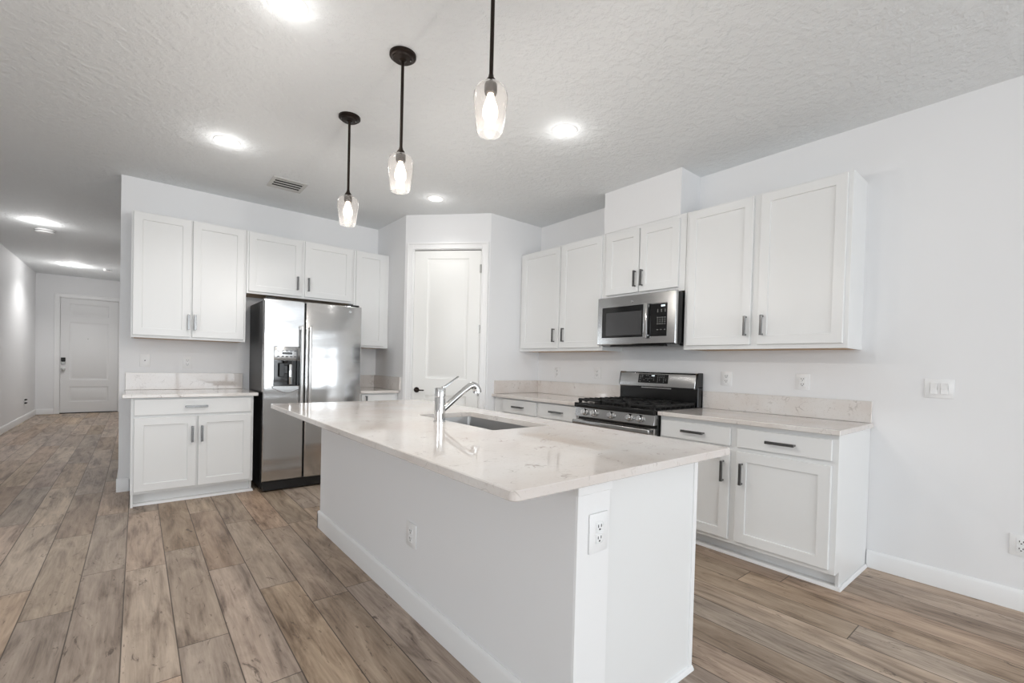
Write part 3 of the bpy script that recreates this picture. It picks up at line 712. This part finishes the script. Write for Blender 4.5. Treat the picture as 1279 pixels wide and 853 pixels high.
# backguard
m = MB(); m.box(.0, wG, -.075, -.004, .905, 1.085, .003); m.prism([(-.004, 1.07), (-.095, 1.075), (-.078, 1.19), (-.065, 1.197), (-.004, 1.197)], 'x', .0, .014, .002); m.prism([(-.004, 1.07), (-.095, 1.075), (-.078, 1.19), (-.065, 1.197), (-.004, 1.197)], 'x', wG-.014, wG, .002)
bgd = m.obj('backguard', 'black', rg)
fp = MB().prism([(-.006, 1.058), (-.104, 1.063), (-.107, 1.071), (-.088, 1.185), (-.075, 1.195), (-.006, 1.195)], 'x', .015, wG-.015, .003).obj('fascia', 'steel', bgd)
# display window on the sloping fascia
def fas(z): return -.105+(z-1.085)*.017/.10
m = MB(); x0, x1 = 2.684-2.468, 2.684-2.170
m.prism([(fas(1.098)-.0015, 1.098), (fas(1.175)-.0015, 1.175), (fas(1.175)+.003, 1.175), (fas(1.098)+.003, 1.098)], 'x', x0, x1)
dsp = m.obj('display', 'glassblack', bgd)
m = MB(); yy = fas(1.163)-.0035
for k, dx in enumerate((-.012, 0, .008)): m.box((x0+x1)/2+dx, (x0+x1)/2+dx+.005, yy, yy+.002, 1.158, 1.168)
m.obj('digits', 'display', dsp)
for r_, z in enumerate((1.163, 1.150, 1.137, 1.124, 1.111)):
    for k in range(14):
        if random.random() < .55 and not (5 <= k <= 8 and r_ == 0):
            x = x0+.022+k*(x1-x0-.044)/13; MB().box(x-.003, x+.003, fas(z)-.003, fas(z)-.001, z-.0015, z+.0015).obj('touch_mark', 'button', dsp)
m = MB(); m.box(x0+.02, x1+.02, -.080, -.0745, 1.052, 1.062, .001); m.obj('vent_strip', 'steel', bgd)

# ------------------------------------------------------------------ microwave
mw = thing('microwave_oven', 'over-the-range stainless microwave oven hanging under the short cabinet', 'microwave', (XW, 2.716, 1.418), RW)
wM, hM = 2.716-1.938, 1.836-1.418; fM = -(XW-3.232)
MB().box(.004, wM-.004, fM, -.002, .012, hM-.004, .003).prism([(fM, .012), (fM+.06, -.008), (-.03, -.002), (-.002, .012)], 'x', .01, wM-.01).obj('body', 'black', mw)
mf = MB().panel(wM, hM-.004, .028, [(.055, wM-.075, .060, hM-.092)], [(.001, .002), (.002, .004)], ch=.006, x=0, z=.006, y=fM).obj('front_frame', 'steel', mw)
mdx = wM-.28
gl = MB().box(.056, mdx, fM-.0285, fM-.022, .067, hM-.088, .001).obj('door_glass', 'glassblack', mw)
MB().box(.10, mdx-.03, fM-.0292, fM-.0284, .085, hM-.135, .0003).obj('window', 'meshgrey', gl)
m = MB(); m.box(mdx+.002, mdx+.038, fM-.058, fM-.050, .052, hM-.082, .004, 2)
for z in (.075, hM-.105): m.box(mdx+.010, mdx+.030, fM-.052, fM-.02, z-.01, z+.01, .002)
m.obj('door_handle', 'steel', mw)
kp = MB().box(mdx+.041, wM-.078, fM-.0285, fM-.022, .067, hM-.092, .001).obj('control_panel', 'glassblack', mw)
xk = wM-.16
for j, row in enumerate((.275, .262, .214, .197, .180, .163, .118)):
    n = 3 if j in (0, 1, 6) else 4
    for k in range(n):
        x = xk+k*(.066/(n-1)); MB().box(x-.0035, x+.0035, fM-.0295, fM-.0284, row-.002, row+.002).obj('button', 'button', kp)
m = MB()
for k in range(3): m.box(xk+.030+k*.012, xk+.039+k*.012, fM-.0297, fM-.0284, .301, .313)
m.obj('digits', 'display', kp)
MB().lathe([(.0001, -.0035), (.010, -.0035), (.011, 0)], 20, (wM/2-.02, fM-.028, hM-.052), 'y').obj('emblem', 'chrome', mw)
MB().box(.12, wM-.12, fM+.01, fM+.07, -.010, .004, .002).obj('vent_grille', 'iron', mw)

# ------------------------------------------------------------------ pendants
def pendant(label, loc):
    p = thing('pendant_lamp', label, 'pendant lamp', loc, 0, 'glass pendants over the island')
    MB().lathe([(.0001, 0), (.068, 0), (.068, -.012), (.062, -.017), (.054, -.018), (.050, -.026), (.020, -.028), (.012, -.034), (.0001, -.034)], 36).obj('canopy', 'bronze', p)
    MB().lathe([(.0001, -.001), (.004, -.001), (.004, .002)], 10, (.035, -.02, -.029)).obj('canopy_screw', 'hinge', p)
    MB().lathe([(.008, -.03), (.008, -.50)], 14).obj('rod', 'bronze', p)
    MB().lathe([(.0001, -.478), (.009, -.478), (.0115, -.490), (.019, -.499), (.020, -.507), (.0001, -.507)], 22).lathe([(.0001, -.507), (.023, -.507), (.025, -.515), (.025, -.545), (.022, -.553), (.0001, -.553)], 22).obj('socket', 'bronze', p)
    z0 = -.706
    outer = [(.045, 0), (.0495, .005), (.054, .03), (.0585, .065), (.0635, .10), (.067, .130), (.066, .152), (.060, .170), (.048, .183), (.034, .189), (.022, .191)]
    prof = [(r, z0+h) for r, h in outer]+[(r-.0028, z0+h-.0015) for r, h in outer[::-1]]
    prof.append(prof[0])
    MB().lathe(prof, 48).obj('lamp_shade', 'shade', p)
    b = [(.0001, -.553), (.012, -.553), (.014, -.563), (.018, -.578), (.026, -.598), (.030, -.620), (.028, -.640), (.018, -.655), (.0001, -.661)]
    MB().lathe(b, 24).obj('bulb', 'bulb', p)
    l = bpy.data.lights.new('bulb_light', 'POINT'); l.energy = 13; l.color = (1, .94, .87); l.shadow_soft_size = .03
    lo = bpy.data.objects.new('bulb_light', l); COL.objects.link(lo); lo.parent = p; lo.location = (0, 0, -.75)
    return p
pendant('clear glass pendant lamp nearest the camera, hanging by the top edge of the picture', (1.05, 1.455, ZC))
pendant('clear glass pendant lamp in the middle of the three over the island', (1.056, 2.25, ZC))
pendant('clear glass pendant lamp farthest away, over the refrigerator end of the island', (1.064, 3.045, ZC))

# ------------------------------------------------------------------ recessed lights
def downlight(label, x, y, power, grp='recessed ceiling lights'):
    r = thing('recessed_light', label, 'ceiling light', (x, y, ZC), 0, grp)
    MB().lathe([(.062, -.002), (.064, -.006), (.084, -.004), (.088, 0)], 40).obj('trim_ring', 'trim', r)
    MB().lathe([(.0001, -.003), (.063, -.003)], 40).obj('lens', 'down', r)
    l = bpy.data.lights.new('lamp', 'SPOT'); l.energy = power*(6 if power < 11 else 3.2); l.color = (1, .985, .965); l.spot_size = 2.4; l.spot_blend = .7; l.shadow_soft_size = .05
    lo = bpy.data.objects.new('lamp', l); COL.objects.link(lo); lo.parent = r; lo.location = (0, 0, -.012)
    l = bpy.data.lights.new('halo_fill', 'POINT'); l.energy = power*(.2 if power < 11 else .42); l.color = (1, .985, .965); l.shadow_soft_size = .05  # extra point lamp added under the lens for ceiling halo and fill
    lo = bpy.data.objects.new('halo_fill', l); COL.objects.link(lo); lo.parent = r; lo.location = (0, 0, -.07)
downlight('recessed ceiling light at the top edge, left of the nearest pendant', .511, 2.285, DOWN_POWER)
downlight('recessed ceiling light left of the ceiling vent, towards the hall', .501, 3.995, DOWN_POWER*1.5)
downlight('recessed ceiling light above the range side, near the soffit', 2.227, 2.223, DOWN_POWER)
downlight('recessed ceiling light in front of the pantry door', 2.228, 3.958, DOWN_POWER*.6)
downlight('recessed hall ceiling light beside the round detector, nearer one', -.93, 8.0, HALL_POWER)
downlight('recessed hall ceiling light near the front door, farther one', -.892, 11.40, HALL_POWER*2)
def detector(label, x, y, r_, h_):
    r = thing('smoke_detector', label, 'smoke detector', (x, y, ZC))
    MB().lathe([(r_*.9, 0), (r_, -.008), (r_, -h_*.6), (r_*.85, -h_), (.0001, -h_)], 32).obj('housing', 'plate', r)
    MB().lathe([(r_*1.003, -h_*.45), (r_*1.003, -h_*.58)], 32).obj('vent_ring', 'dark', r)
detector('white round smoke detector beside the nearer hall ceiling light', -.935, 8.46, .095, .045)
detector('small white smoke detector near the hall end wall', -.435, 11.45, .065, .04)
# air register
vt = thing('ceiling_vent', 'rectangular louvered air vent in the ceiling above the refrigerator', 'vent', (1.05, 4.59, ZC))
m = MB(); a, b_ = .145, .145
m.box(-a, a, -b_, -b_+.03, -.008, 0, .002); m.box(-a, a, b_-.03, b_, -.008, 0, .002); m.box(-a, -a+.03, -b_+.03, b_-.03, -.008, 0, .002); m.box(a-.03, a, -b_+.03, b_-.03, -.008, 0, .002)
m.obj('frame', 'grey', vt)
MB().box(-a+.03, a-.03, -b_+.03, b_-.03, -.0015, -.0005).obj('duct_shade', 'dark', vt)  # dark sheet painted as the shade between the louvers
for k in range(4):
    y = -b_+.055+k*.060
    MB().prism([(y-.006, -.004), (y+.005, -.0085), (y+.007, -.007), (y-.004, -.002)], 'x', -a+.03, a-.03).obj('louver', 'grey', vt)

# ------------------------------------------------------------------ outlets and switches
def plate(kind, label, loc, rz, w=.086, h=.112, group=None):
    names = {'outlet': ('wall_outlet', 'outlet'), 'switch': ('light_switch', 'switch'), 'coax': ('cable_jack', 'wall jack')}
    r = thing(names[kind][0], label, names[kind][1], loc, rz, group)
    MB().box(-w/2, w/2, -.006, 0, -h/2, h/2, .0025, 2).obj('cover_plate', 'plate', r)
    if kind == 'outlet':
        MB().box(-.0185, .0185, -.0075, -.005, -.036, .036, .001).obj('insert', 'plate', r)
        for q in (-1, 1):
            f = MB().box(-.0165, .0165, -.0092, -.007, q*.0185-.014, q*.0185+.014, .003, 2).obj('receptacle', 'plate', r)
            z = q*.0185
            MB().box(-.0085, -.0055, -.0098, -.009, z-.001, z+.008).box(.0055, .0085, -.0098, -.009, z-.001, z+.008).box(-.003, .003, -.0098, -.009, z-.010, z-.005).obj('slots', 'slot', f)
    elif kind == 'switch':
        for q in (-1, 1):
            f = MB().prism([(-.006, -.033), (-.010, -.033), (-.0075, 0), (-.012, .033), (-.006, .033)], 'x', q*.023-.0165, q*.023+.0165, .001).obj('rocker', 'plate', r)
    else:
        MB().lathe([(.0001, -.014), (.004, -.014), (.0048, -.006)], 14, (0, 0, 0), 'y').obj('connector', 'slot', r)
    return r
plate('outlet', 'double wall outlet just right of the range above the backsplash', (XW, 1.722, 1.160), RW)
plate('outlet', 'double wall outlet above the right end of the right-hand backsplash', (XW, 1.186, 1.158), RW)
plate('outlet', 'wall outlet in the corner above the left backsplash, farthest from the range', (XW, 3.605, 1.155), RW, .075)
plate('outlet', 'wall outlet just left of the range above the left backsplash', (XW, 3.035, 1.165), RW)
plate('switch', 'white double rocker light switch on the bare right wall', (XW, .481, 1.150), RW, .130, .112)
plate('outlet', 'low double wall outlet above the right baseboard at the picture edge', (XW, .137, .342), RW, .088, .112)
plate('coax', 'cable jack plate with a small black socket on the refrigerator wall', (.057, YF, 1.182), 0, .074, .118)
plate('outlet', 'small double wall outlet left of the refrigerator above the backsplash', (.374, YF, 1.172), 0, .072, .116)
plate('outlet', 'large-plate outlet on the end post of the island', (1.143, .944-.0005, .697), 0, .088, .126)
plate('outlet', 'outlet on the long knee wall of the island facing the hall', (JX0, 2.018, .382), RW, .10, .118)
ho = plate('outlet', 'outlet low on the left hall wall beyond the corner', (XH, 11.95, .35), PI/2, .09, .13)
for z in (-.03, .03): MB().box(-.04, .04, -.035, -.006, z-.012, z+.012, .004).obj('plug', 'slot', ho)
